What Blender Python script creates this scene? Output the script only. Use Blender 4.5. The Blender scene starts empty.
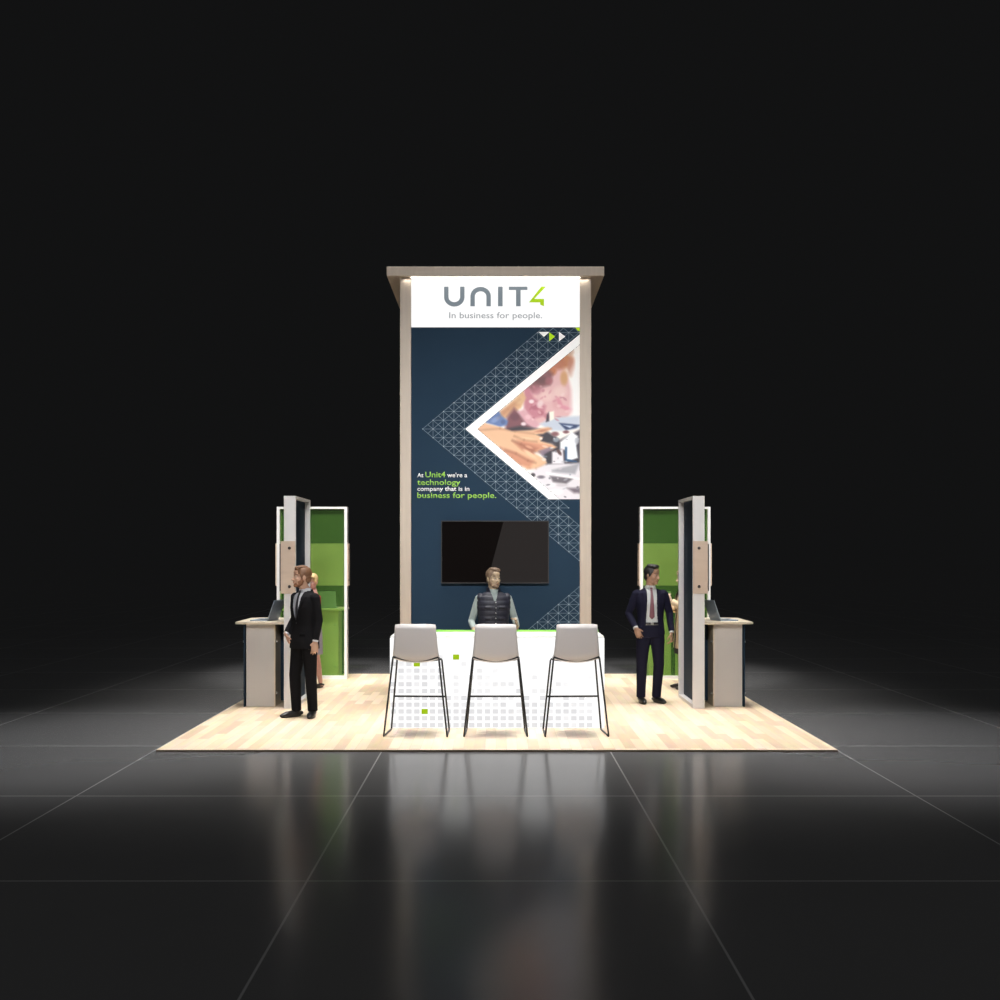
import bpy, bmesh, math, random
import numpy as np
from mathutils import Vector, Matrix
from mathutils.bvhtree import BVHTree
random.seed(7)
SC = bpy.context.scene
C = SC.collection
R = math.radians

# ---------------------------------------------------------------- camera, world, lights, exposure
F = 1081.0; VX = 496.0; VY = 553.0; H = 1.9
cam = bpy.data.cameras.new('camera'); camo = bpy.data.objects.new('camera', cam); C.objects.link(camo)
camo.location = (0, 0, H); camo.rotation_euler = (R(90), 0, 0)
cam.sensor_width = 36; cam.lens = F * 36 / 1000
cam.shift_x = (500 - VX) / 1000; cam.shift_y = (VY - 500) / 1000
cam.clip_end = 500
SC.camera = camo

w = bpy.data.worlds.new('dark_hall'); SC.world = w; w.use_nodes = True
w.node_tree.nodes['Background'].inputs[0].default_value = (0.95, 0.97, 1.0, 1)
w.node_tree.nodes['Background'].inputs[1].default_value = 0.0063

def area(name, loc, target, sx, sy, power, color=(1, 1, 1), spread=180):
    l = bpy.data.lights.new(name, 'AREA'); l.shape = 'RECTANGLE'; l.size = sx; l.size_y = sy
    l.energy = power; l.color = color; l.spread = R(spread)
    o = bpy.data.objects.new(name, l); C.objects.link(o); o.location = loc
    d = Vector(target) - Vector(loc)
    o.rotation_euler = d.to_track_quat('-Z', 'Y').to_euler()
    return o
def spot(name, loc, target, power, angle, blend, color=(1, 1, 1), rad=0.3):
    l = bpy.data.lights.new(name, 'SPOT'); l.energy = power; l.color = color
    l.spot_size = R(angle); l.spot_blend = blend; l.shadow_soft_size = rad
    o = bpy.data.objects.new(name, l); C.objects.link(o); o.location = loc
    d = Vector(target) - Vector(loc)
    o.rotation_euler = d.to_track_quat('-Z', 'Y').to_euler()
    return o
# truss wash straight down over the booth
area('truss_wash', (0, 13.6, 12.5), (0, 13.6, 0), 6.6, 7.4, 320, (1.0, 0.965, 0.92), 30)
# front truss: soft wash on the upright faces
area('front_wash', (0, 2.0, 6.8), (0, 13.4, 2.5), 5.0, 1.0, 84, (1.0, 0.98, 0.96), 38)
# side truss pools on the tiles, and a pair of spots on the rear green partitions
for q in (-1, 1):
    spot('side_truss', (q*4.1, 10.6, 10.5), (q*4.2, 10.8, 0), 3100, 34, 1.0, (1, 1, 1), .5)
    spot('rear_spot', (q*2.6, 11.0, 9.0), (q*2.76, 16.3, 1.25), 3300, 22, .6, (1, .98, .95), .3)
# very weak fill lights, added to lift the dark floor
area('floor_fill', (0, 6.0, 15.0), (0, 6.0, 0), 22, 18, 110, (1, 1, 1), 150)
sl = bpy.data.lights.new('fill_sun', 'SUN'); sl.energy = 0.13; sl.angle = R(60)
so = bpy.data.objects.new('fill_sun', sl); C.objects.link(so); so.location = (0, 0, 14)

SC.view_settings.view_transform = 'Standard'; SC.view_settings.look = 'None'
SC.view_settings.gamma = 1; SC.view_settings.use_curve_mapping = False
SC.view_settings.exposure = 0.0

# ---------------------------------------------------------------- materials
def s2l(c):
    return tuple((x / 255 / 12.92) if x / 255 <= .04045 else (((x / 255) + .055) / 1.055) ** 2.4 for x in c)
def mat(name, col, rough=.5, metal=0, spec=.5, emit=None, es=0, noise=0, nscale=30, bump=0):
    m = bpy.data.materials.new(name); m.use_nodes = True
    nt = m.node_tree; b = nt.nodes['Principled BSDF']
    b.inputs['Base Color'].default_value = (*col, 1); b.inputs['Roughness'].default_value = rough
    b.inputs['Metallic'].default_value = metal; b.inputs['Specular IOR Level'].default_value = spec
    if emit: b.inputs['Emission Color'].default_value = (*emit, 1); b.inputs['Emission Strength'].default_value = es
    if noise or bump:
        tc = nt.nodes.new('ShaderNodeTexCoord'); n = nt.nodes.new('ShaderNodeTexNoise')
        n.inputs['Scale'].default_value = nscale; n.inputs['Detail'].default_value = 4
        nt.links.new(tc.outputs['Object'], n.inputs['Vector'])
        if noise:
            mx = nt.nodes.new('ShaderNodeMix'); mx.data_type = 'RGBA'
            mx.inputs[6].default_value = (*[c * (1 - noise) for c in col], 1)
            mx.inputs[7].default_value = (*[min(1, c * (1 + noise)) for c in col], 1)
            nt.links.new(n.outputs['Fac'], mx.inputs[0]); nt.links.new(mx.outputs[2], b.inputs['Base Color'])
        if bump:
            bp = nt.nodes.new('ShaderNodeBump'); bp.inputs['Strength'].default_value = bump; bp.inputs['Distance'].default_value = .004
            nt.links.new(n.outputs['Fac'], bp.inputs['Height']); nt.links.new(bp.outputs['Normal'], b.inputs['Normal'])
    return m
def sign(name, col, strength=1.0):
    return mat(name, tuple(c * .08 for c in col), .5, emit=col, es=strength, spec=.2)

def floor_material():
    m = bpy.data.materials.new('dark_glossy_tile'); m.use_nodes = True
    nt = m.node_tree; N = nt.nodes; L = nt.links; b = N['Principled BSDF']
    tc = N.new('ShaderNodeTexCoord'); sp = N.new('ShaderNodeSeparateXYZ'); L.new(tc.outputs['Object'], sp.inputs[0])
    P = 2.213
    def line(out, off, wd):
        a = N.new('ShaderNodeMath'); a.operation = 'ADD'; a.inputs[1].default_value = off; L.new(out, a.inputs[0])
        d = N.new('ShaderNodeMath'); d.operation = 'DIVIDE'; d.inputs[1].default_value = P; L.new(a.outputs[0], d.inputs[0])
        f = N.new('ShaderNodeMath'); f.operation = 'FRACT'; L.new(d.outputs[0], f.inputs[0])
        s = N.new('ShaderNodeMath'); s.operation = 'SUBTRACT'; s.inputs[1].default_value = .5; L.new(f.outputs[0], s.inputs[0])
        ab = N.new('ShaderNodeMath'); ab.operation = 'ABSOLUTE'; L.new(s.outputs[0], ab.inputs[0])
        c = N.new('ShaderNodeMath'); c.operation = 'LESS_THAN'; c.inputs[1].default_value = wd / P / 2; L.new(ab.outputs[0], c.inputs[0])
        return c.outputs[0]
    lx = line(sp.outputs[0], 100 * P, .013)      # joints at odd multiples of half a tile
    ly = line(sp.outputs[1], 100 * P + P / 2 - (10.754 - 4 * P), .016)
    mx = N.new('ShaderNodeMath'); mx.operation = 'MAXIMUM'; L.new(lx, mx.inputs[0]); L.new(ly, mx.inputs[1])
    ns = N.new('ShaderNodeTexNoise'); ns.inputs['Scale'].default_value = .8; ns.inputs['Detail'].default_value = 3
    L.new(tc.outputs['Object'], ns.inputs['Vector'])
    base = N.new('ShaderNodeMix'); base.data_type = 'RGBA'
    base.inputs[6].default_value = (.112, .112, .114, 1); base.inputs[7].default_value = (.132, .132, .134, 1)
    L.new(ns.outputs['Fac'], base.inputs[0])
    c = N.new('ShaderNodeMix'); c.data_type = 'RGBA'; c.inputs[7].default_value = (.34, .34, .34, 1)
    L.new(mx.outputs[0], c.inputs[0]); L.new(base.outputs[2], c.inputs[6]); L.new(c.outputs[2], b.inputs['Base Color'])
    b.inputs['Roughness'].default_value = .17; b.inputs['IOR'].default_value = 1.21
    return m
def wood_floor_material():
    m = bpy.data.materials.new('pale_maple_planks'); m.use_nodes = True
    nt = m.node_tree; N = nt.nodes; L = nt.links; b = N['Principled BSDF']
    tc = N.new('ShaderNodeTexCoord'); mp = N.new('ShaderNodeMapping'); mp.inputs['Rotation'].default_value = (0, 0, R(90))
    L.new(tc.outputs['Object'], mp.inputs[0])
    br = N.new('ShaderNodeTexBrick'); br.offset = .37; br.inputs['Scale'].default_value = 1
    br.inputs['Brick Width'].default_value = .85; br.inputs['Row Height'].default_value = .105
    br.inputs['Mortar Size'].default_value = .0015; br.inputs['Color1'].default_value = (.86, .69, .50, 1)
    br.inputs['Color2'].default_value = (.52, .34, .20, 1); br.inputs['Mortar'].default_value = (.5, .38, .25, 1)
    br.inputs['Bias'].default_value = -.25
    L.new(mp.outputs[0], br.inputs['Vector'])
    n = N.new('ShaderNodeTexNoise'); n.inputs['Scale'].default_value = 1.6; n.inputs['Detail'].default_value = 5
    mp2 = N.new('ShaderNodeMapping'); mp2.inputs['Scale'].default_value = (9, 1.2, 1); L.new(tc.outputs['Object'], mp2.inputs[0])
    L.new(mp2.outputs[0], n.inputs['Vector'])
    mx = N.new('ShaderNodeMix'); mx.data_type = 'RGBA'; mx.blend_type = 'OVERLAY'; mx.inputs[0].default_value = .35
    L.new(br.outputs['Color'], mx.inputs[6]); L.new(n.outputs['Color'], mx.inputs[7]); 
    mx2 = N.new('ShaderNodeMix'); mx2.data_type = 'RGBA'; mx2.inputs[0].default_value = .22
    mx2.inputs[7].default_value = (.78, .63, .44, 1)
    hs = N.new('ShaderNodeHueSaturation'); hs.inputs['Saturation'].default_value = .92
    L.new(mx.outputs[2], mx2.inputs[6]); L.new(mx2.outputs[2], hs.inputs['Color']); L.new(hs.outputs[0], b.inputs['Base Color'])
    b.inputs['Roughness'].default_value = .42
    return m
def wood_material(name, c1, c2, axis=(30, 30, 2), rough=.5):
    m = bpy.data.materials.new(name); m.use_nodes = True
    nt = m.node_tree; N = nt.nodes; L = nt.links; b = N['Principled BSDF']
    tc = N.new('ShaderNodeTexCoord'); mp = N.new('ShaderNodeMapping'); mp.inputs['Scale'].default_value = axis
    L.new(tc.outputs['Object'], mp.inputs[0])
    n = N.new('ShaderNodeTexNoise'); n.inputs['Scale'].default_value = 1; n.inputs['Detail'].default_value = 4; L.new(mp.outputs[0], n.inputs['Vector'])
    mx = N.new('ShaderNodeMix'); mx.data_type = 'RGBA'; mx.inputs[6].default_value = (*c1, 1); mx.inputs[7].default_value = (*c2, 1)
    L.new(n.outputs['Fac'], mx.inputs[0]); L.new(mx.outputs[2], b.inputs['Base Color']); b.inputs['Roughness'].default_value = rough
    return m
def acrylic_material():
    m = bpy.data.materials.new('green_translucent_acrylic'); m.use_nodes = True
    nt = m.node_tree; N = nt.nodes; L = nt.links; b = N['Principled BSDF']
    b.inputs['Base Color'].default_value = (.085, .20, .042, 1); b.inputs['Roughness'].default_value = .4; b.inputs['Specular IOR Level'].default_value = .2
    t = N.new('ShaderNodeBsdfTransparent'); t.inputs[0].default_value = (.87, 1.0, .73, 1)
    mx = N.new('ShaderNodeMixShader'); mx.inputs[0].default_value = .27
    L.new(t.outputs[0], mx.inputs[1]); L.new(b.outputs[0], mx.inputs[2]); L.new(mx.outputs[0], N['Material Output'].inputs[0])
    return m
M = dict(
    floor=floor_material(), planks=wood_floor_material(),
    plank_edge=mat('plank_edge', (.20, .14, .09), .6),
    maple=wood_material('pale_maple', (.45, .375, .305), (.55, .47, .39)),
    maple_warm=wood_material('birch_ply', (.55, .42, .33), (.70, .56, .45), (3, 3, 14)),
    birch_top=wood_material('birch_top', (.72, .62, .48), (.80, .71, .58), (4, 20, 4)),
    navy=mat('navy_laminate', (.0185, .040, .070), .8, spec=.08, noise=.04, nscale=3),
    navy_dark=mat('deep_navy_laminate', (.014, .034, .060), .6, spec=.15),
    white=mat('white_painted_metal', (.78, .77, .77), .4),
    grey_lam=mat('grey_laminate', (.62, .60, .585), .38),
    acrylic=acrylic_material(),
    header=sign('backlit_white_header', (1, 1, 1), .95),
    front=sign('backlit_white_front', (1, 1, 1), 1.05),
    logo_grey=mat('logo_grey', s2l((60, 66, 70)), .7, spec=.1, emit=s2l((118, 128, 136)), es=.9),
    tag_grey=mat('tagline_grey', s2l((70, 72, 76)), .7, spec=.1, emit=s2l((150, 154, 158)), es=.9),
    logo_green=mat('logo_green', s2l((120, 150, 20)), .7, spec=.1, emit=s2l((168, 205, 30)), es=.7),
    print_white=mat('print_white', (.92, .92, .92), .6, emit=(1, 1, 1), es=.2),
    print_green=mat('print_green', (.27, .55, .07), .6),
    text_white=mat('text_white', (.85, .85, .87), .6),
    lattice=mat('lattice_line', (.13, .19, .24), .6),
    node=mat('lattice_node', (.45, .52, .56), .6),
    top_white=mat('gloss_white_top', (.85, .87, .84), .3),
    lime=mat('lime_countertop', (.22, .58, .07), .5),
    sq0=sign('square_faint', s2l((247, 247, 248)), 1.0), sq1=sign('square_pale', s2l((240, 240, 241)), .97),
    sq2=sign('square_grey', s2l((229, 229, 231)), .94), sqg=sign('square_lime', s2l((170, 208, 12)), .8),
    black_metal=mat('black_powder_coat', (.012, .013, .014), .4),
    shell=mat('warm_grey_shell', (.74, .71, .71), .32),
    black_plastic=mat('black_plastic', (.015, .015, .016), .35),
    bezel=mat('grey_bezel', (.035, .035, .037), .6, spec=.2),
    steel=mat('brushed_steel', (.6, .6, .6), .3, metal=.9),
    bolt=mat('dark_bolt', (.03, .02, .02), .5),
    silver=mat('silver_laptop', (.34, .40, .48), .4, metal=.0),
    led=mat('led_diffuser', (.9, .9, .9), .5, emit=(1, .93, .82), es=4),
)

# ---------------------------------------------------------------- mesh helpers
def link(name, me, m=None, parent=None):
    o = bpy.data.objects.new(name, me); C.objects.link(o)
    if m is not None:
        for x in (m if isinstance(m, (list, tuple)) else [m]): me.materials.append(x)
    if parent: o.parent = parent
    return o
def build(name, bm, m=None, parent=None, smooth=False):
    me = bpy.data.meshes.new(name); bmesh.ops.recalc_face_normals(bm, faces=bm.faces)
    if smooth:
        for f in bm.faces: f.smooth = True
    bm.to_mesh(me); bm.free()
    return link(name, me, m, parent)
def box(bm, x0, x1, y0, y1, z0, z1, mi=0, bev=0):
    r = bmesh.ops.create_cube(bm, size=1, matrix=Matrix.Translation(((x0+x1)/2, (y0+y1)/2, (z0+z1)/2)) @ Matrix.Diagonal((x1-x0, y1-y0, z1-z0, 1)))
    fs = {f for v in r['verts'] for f in v.link_faces}
    for f in fs: f.material_index = mi
    if bev:
        es = list({e for f in fs for e in f.edges})
        bmesh.ops.bevel(bm, geom=es, offset=bev, segments=2, affect='EDGES', profile=.5)
def bx(name, m, parent, *a, bev=.003):
    bm = bmesh.new(); box(bm, *a, bev=bev); return build(name, bm, m, parent)
def cyl(bm, c, axis, r, l, seg=16):
    q = Vector(axis).to_track_quat('Z', 'Y').to_matrix().to_4x4()
    bmesh.ops.create_cone(bm, cap_ends=True, segments=seg, radius1=r, radius2=r, depth=l, matrix=Matrix.Translation(c) @ q)
def ell(bm, c, r, rot=None, X=Matrix.Identity(4), seg=20):
    m = X @ Matrix.Translation(c) @ (rot if rot is not None else Matrix.Identity(4)) @ Matrix.Diagonal((*r, 1))
    bmesh.ops.create_uvsphere(bm, u_segments=seg, v_segments=seg // 2 + 2, radius=1, matrix=m)
def sweep(bm, pts, radii, seg=12, flat=None, fs=1.0, caps=True, round_ends=True):
    """tapered tube along pts; flat = a direction in which the section is squeezed by fs"""
    pts = [Vector(p) for p in pts]; radii = list(radii)
    if round_ends:
        d0 = (pts[0] - pts[1]).normalized(); d1 = (pts[-1] - pts[-2]).normalized()
        r0, r1 = radii[0], radii[-1]
        pre = [(pts[0] + d0 * r0 * .95, r0 * .3), (pts[0] + d0 * r0 * .65, r0 * .76)]
        post = [(pts[-1] + d1 * r1 * .65, r1 * .76), (pts[-1] + d1 * r1 * .95, r1 * .3)]
        pts = [p for p, _ in pre] + pts + [p for p, _ in post]
        radii = [r for _, r in pre] + radii + [r for _, r in post]
    rings = []; up = None
    for i, p in enumerate(pts):
        a = pts[max(i-1, 0)]; b = pts[min(i+1, len(pts)-1)]
        t = (b - a).normalized()
        if up is None:
            up = Vector(flat) if flat is not None else (Vector((0, 0, 1)) if abs(t.z) < .9 else Vector((0, 1, 0)))
        elif flat is not None: up = Vector(flat)
        u = (up - t * up.dot(t))
        if u.length < 1e-4: u = t.orthogonal()
        u.normalize(); v = t.cross(u).normalized(); up = u
        rings.append([bm.verts.new(p + (u * math.cos(k*2*math.pi/seg) * fs + v * math.sin(k*2*math.pi/seg)) * radii[i]) for k in range(seg)])
    for A, B in zip(rings, rings[1:]):
        for k in range(seg): bm.faces.new((A[k], A[(k+1) % seg], B[(k+1) % seg], B[k]))
    if caps: bm.faces.new(rings[0][::-1]); bm.faces.new(rings[-1])
def loft(bm, rings, seg=32, n=2.3, X=Matrix.Identity(4)):
    """rings: (z, cx, cy, rx, ry) horizontal superellipses, closed at both ends"""
    R_ = []
    for z, cx, cy, rx, ry in rings:
        r = []
        for k in range(seg):
            a = 2*math.pi*k/seg; c, s = math.cos(a), math.sin(a)
            r.append(bm.verts.new(X @ Vector((cx + rx*math.copysign(abs(c)**(2/n), c), cy + ry*math.copysign(abs(s)**(2/n), s), z))))
        R_.append(r)
    for A, B in zip(R_, R_[1:]):
        for k in range(seg): bm.faces.new((A[k], A[(k+1) % seg], B[(k+1) % seg], B[k]))
    bm.faces.new(R_[0][::-1]); bm.faces.new(R_[-1])
def baked(o):
    """apply an object's modifiers for good"""
    bpy.context.view_layer.update()
    dg = bpy.context.evaluated_depsgraph_get(); dg.update()
    me = bpy.data.meshes.new_from_object(o.evaluated_get(dg))
    o.modifiers.clear(); o.data = me; me.name = o.name
    return o
def fuse(name, bm, m, parent, voxel=.006, smooth=4, fac=.5):
    o = build(name, bm, m, None, True)
    r = o.modifiers.new('r', 'REMESH'); r.mode = 'VOXEL'; r.voxel_size = voxel; r.use_smooth_shade = True
    s = o.modifiers.new('s', 'SMOOTH'); s.factor = fac; s.iterations = smooth
    baked(o); o.parent = parent
    for p in o.data.polygons: p.use_smooth = True
    return o
def empty(name, loc=(0, 0, 0), rz=0):
    o = bpy.data.objects.new(name, None); C.objects.link(o); o.location = loc; o.rotation_euler = (0, 0, rz); o.empty_display_size = .2
    return o
def tag(o, label=None, cat=None, group=None, kind=None):
    if label: o['label'] = label
    if cat: o['category'] = cat
    if group: o['group'] = group
    if kind: o['kind'] = kind
    return o
def copy_tree(o, parent=None):
    c = o.copy(); C.objects.link(c)
    if parent: c.parent = parent
    for ch in [x for x in C.objects if x.parent == o]: copy_tree(ch, c)
    return c
def grid_surface(bm, P, thick=None):
    """P[i][j] points -> faces; optional thickness along vertex normals"""
    n, m_ = len(P), len(P[0])
    V = [[bm.verts.new(p) for p in row] for row in P]
    for i in range(n-1):
        for j in range(m_-1): bm.faces.new((V[i][j], V[i+1][j], V[i+1][j+1], V[i][j+1]))
    return V

# ---------------------------------------------------------------- setting
bm = bmesh.new(); box(bm, -90, 90, -20, 170, -.12, -.02)
tag(build('floor', bm, M['floor']), kind='structure')
bm = bmesh.new(); box(bm, -3.28, 3.30, 10.43, 17.02, -.02, -.001, mi=1)
box(bm, -3.28, 3.30, 10.43, 17.02, -.0012, 0, mi=0)
pf = build('raised_wood_floor', bm, [M['planks'], M['plank_edge']]); tag(pf, kind='structure')

# ---------------------------------------------------------------- tower
TY = 13.50                       # front face of the columns
GY = TY + .045                   # face of the graphic panels
def wx(px, Y=GY): return (px - VX) / F * Y
def wz(py, Y=GY): return H - (py - VY) / F * Y
tower = empty('display_tower', (0, 14.4, 0))
tag(tower, 'tall maple framed tower with navy graphic, white logo header and flat canopy behind the counter', 'display tower')
def tw(name, bm, m, smooth=False, parent=tower):
    o = build(name, bm, m, None, smooth); o.parent = parent
    if parent is tower: o.matrix_parent_inverse = Matrix.Translation((0, -14.4, 0))
    return o
x0, x1, x2, x3 = wx(400, TY), wx(411, TY), wx(580, TY), wx(591.2, TY)
ztop = wz(277.5, TY)
for a, b in ((x0, x1), (x2, x3)):
    for ya, yb in ((TY, TY + .14), (15.2, 15.34)):
        bm = bmesh.new(); box(bm, a, b, ya, yb, 0, ztop, bev=.004); tw('column', bm, M['maple'])
bm = bmesh.new(); box(bm, x0 + .01, x1 - .02, TY + .14, 15.2, 0, ztop); tw('side_panel', bm, M['navy'])
bm = bmesh.new(); box(bm, x2 + .02, x3 - .01, TY + .14, 15.2, 0, ztop); tw('side_panel', bm, M['navy'])
bm = bmesh.new(); box(bm, x1, x2, 15.27, 15.31, 0, ztop); tw('back_panel', bm, M['navy'])
# canopy with a recessed light slot in its underside
CF = TY - .10
ca, cb = wx(386.6, CF), wx(604.2, CF); cz0, cz1 = wz(275.6, CF), wz(266.5, CF)
bm = bmesh.new(); box(bm, ca, cb, CF, 15.6, cz0, cz1, bev=.004); can = tw('canopy', bm, M['maple'])
bm = bmesh.new(); box(bm, x1, x2, TY - .035, TY - .012, cz0 - .008, cz0 + .002); tw('led_strip', bm, M['led'])
ll = area('canopy_led', (0, TY - .024, cz0 - .015), (0, TY + .03, 0), x2 - x1 + .2, .02, 2.5, (1, .93, .82), 150)
# header and graphic panels
bm = bmesh.new(); box(bm, x1, x2, GY, GY + .03, wz(327.3), ztop); header = tw('header_panel', bm, M['header'])
bm = bmesh.new(); box(bm, x1, x2, GY, GY + .03, 0.0, wz(327.3)); graphic = tw('graphic_panel', bm, M['navy'])
def flat(polys, name, m, parent, off=.002, thick=.0012, keep=False):
    """flat print: polygons given on the panel's face, each (x, z) outline with real thickness"""
    bm = bmesh.new()
    for p in polys:
        lo = [bm.verts.new((x, GY - off + thick, z)) for x, z in p]
        hi = [bm.verts.new((x, GY - off, z)) for x, z in p]
        bm.faces.new(hi); bm.faces.new(lo[::-1])
        n = len(p)
        for k in range(n): bm.faces.new((lo[k], lo[(k+1) % n], hi[(k+1) % n], hi[k]))
    o = build(name, bm, m); o.parent = parent
    o.matrix_parent_inverse = parent_inv(parent)
    return o
def parent_inv(p):
    bpy.context.view_layer.update(); return p.matrix_world.inverted()
def P(*pts): return [(wx(x), wz(y)) for x, y in pts]

# logo letters, drawn as thick strokes
def stroke(pts, wd):
    pts = [Vector(p) for p in pts]; L_, R2 = [], []
    for i, p in enumerate(pts):
        if i == 0: t = pts[1] - p; k = 1
        elif i == len(pts) - 1: t = p - pts[-2]; k = 1
        else:
            a = (p - pts[i-1]).normalized(); b = (pts[i+1] - p).normalized(); t = a + b; k = 1 / max(.5, (a.dot(b) / 2 + .5) ** .5)
        t.normalize(); n = Vector((-t.y, t.x)) * wd / 2 * k
        L_.append(p + n); R2.append(p - n)
    return [P(*[tuple(v) for v in (L_[i], L_[i+1], R2[i+1], R2[i])]) for i in range(len(pts) - 1)]
def arc(cx, cy, r, ry, a0, a1, n=12): return [(cx + r*math.cos(R(a0+(a1-a0)*i/n)), cy + ry*math.sin(R(a0+(a1-a0)*i/n))) for i in range(n+1)]
T_, B_ = 286.7, 306.3
letters = [
    stroke([(446.3, T_)] + arc(454.3, 297.2, 8.0, 7.2, 180, 0) + [(462.3, T_)], 4.4),
    stroke([(472.6, B_)] + arc(480.6, 296.3, 8.0, 7.2, 180, 360) + [(488.6, B_)], 4.4),
    [P((498, T_), (502.6, T_), (502.6, B_), (498, B_))],
    [P((508.8, T_), (527.4, T_), (527.4, T_ + 3.3), (508.8, T_ + 3.3)), P((516, T_ + 3.3), (520.6, T_ + 3.3), (520.6, B_), (516, B_))],
]
for l in letters: flat(l, 'logo_letter', M['logo_grey'], header)
flat([P((541.3, T_), (545.8, T_), (533.6, 299.6), (529, 302.3)), P((529, 302.4), (532.2, 298.9), (544.0, 298.9), (544.0, 302.4)),
      P((540.2, 302.4), (544.0, 302.4), (544.0, B_), (540.2, B_ - 1.6))], 'logo_numeral', M['logo_green'], header)
def text(name, s, x, base, width, cap, m, parent, bold=0.0):
    """one line of lettering with its left edge, baseline, width and cap height in the print's own layout"""
    cu = bpy.data.curves.new(name, 'FONT'); cu.body = s; cu.size = 1; cu.offset = bold; cu.extrude = 0; cu.resolution_u = 3
    o = bpy.data.objects.new(name, cu); C.objects.link(o); bpy.context.view_layer.update()
    me = bpy.data.meshes.new_from_object(o.evaluated_get(bpy.context.evaluated_depsgraph_get()))
    bpy.data.objects.remove(o)
    xs = [v.co.x for v in me.vertices]; lo, hi = min(xs), max(xs)
    sx = (wx(x + width) - wx(x)) / (hi - lo); sz = (wz(base - cap) - wz(base)) / .69
    X0, Z0 = wx(x), wz(base)
    for v in me.vertices: v.co = (X0 + (v.co.x - lo) * sx, GY - .002, Z0 + v.co.y * sz)
    o = link(name, me, m, parent); o.matrix_parent_inverse = parent_inv(parent)
    sd = o.modifiers.new('s', 'SOLIDIFY'); sd.thickness = .001
    return o
text('tagline', 'In business for people.', 449.2, 318.2, 93, 5.9, M['tag_grey'], header, .006)
text('slogan_text', 'At', 417.2, 477.2, 6.2, 4.0, M['text_white'], graphic, .016)
text('slogan_text', 'Unit4', 425.2, 477.2, 20.2, 5.4, M['print_green'], graphic, .014)
text('slogan_text', "we're a", 447.2, 477.2, 20.0, 4.3, M['text_white'], graphic, .016)
text('slogan_text', 'technology', 417.2, 484.9, 43.2, 5.4, M['print_green'], graphic, .014)
text('slogan_text', 'company that is in', 417.2, 490.8, 52.2, 4.2, M['text_white'], graphic, .016)
text('slogan_text', 'business for people.', 417.2, 497.9, 79, 5.4, M['print_green'], graphic, .014)

# triangle lattice
def inside(x, y):
    if x > 579.8 or y < 328.5: return False
    d = abs(y - 429)
    if y <= 499.5:
        left = 422.6 + d / .84; right = 465.6 + d / .832
        return left < x + .01 and x < right
    if y <= 560: return x > 422.6 + d / .84 + .2 and x < 559.6 + (y - 508) * 1.19 + (8 if y < 508 else 0)
    if y > 582: return x > 580 - (y - 584) * 1.19
    return False
segs = {}
def add_seg(a, b):
    k = tuple(sorted(((round(a[0], 2), round(a[1], 2)), (round(b[0], 2), round(b[1], 2))))); segs[k] = 1
nodes = set()
for i in range(0, 16):
    for j in range(-12, 24):
        ax, ay = 422.6 + 10.44*i, 429 + 8.77*j; bx_, by = ax + 10.44, ay + 8.77
        c = ((ax+bx_)/2, (ay+by)/2); q = [(ax, ay), (bx_, ay), (bx_, by), (ax, by)]
        for k in range(4):
            a, b = q[k], q[(k+1) % 4]
            if inside((a[0]+b[0]+c[0])/3, (a[1]+b[1]+c[1])/3) and max(a[0], b[0]) < 580.2 and min(a[1], b[1]) > 327.4:
                add_seg(a, b); add_seg(a, c); add_seg(b, c); nodes.add((round(a[0], 2), round(a[1], 2))); nodes.add((round(b[0], 2), round(b[1], 2)))
lp = []
for (a, b) in segs:
    t = (Vector(b) - Vector(a)).normalized(); n = Vector((-t.y, t.x)) * (.24 if a[0] != b[0] and a[1] != b[1] else .2)
    lp.append(P(*[tuple(v) for v in (Vector(a)+n, Vector(b)+n, Vector(b)-n, Vector(a)-n)]))
flat(lp, 'lattice_pattern', M['lattice'], graphic, off=.0016)
flat([P((x-.55, y), (x, y-.5), (x+.55, y), (x, y+.5)) for x, y in sorted(nodes) if x < 579.5], 'lattice_dots', M['node'], graphic, off=.0022)
# white chevron and small triangles
flat([P((465.4, 429), (580, 334.2), (580, 344.0), (477.2, 429)), P((465.4, 429), (477.2, 429), (559.4, 499.2), (548.8, 499.2))], 'white_chevron', M['print_white'], graphic, off=.003)
flat([P((538.5, 332), (549.3, 332), (543.9, 336.9)), P((559, 332), (565.2, 336.6), (559, 341.4))], 'triangle_mark', M['print_white'], graphic, off=.0035)
flat([P((549.2, 332.3), (555, 336.6), (549.2, 341.4)), P((575, 327.6), (580, 327.6), (580, 331.5), (577.4, 330.4))], 'triangle_mark', M['logo_green'], graphic, off=.0035)
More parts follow.
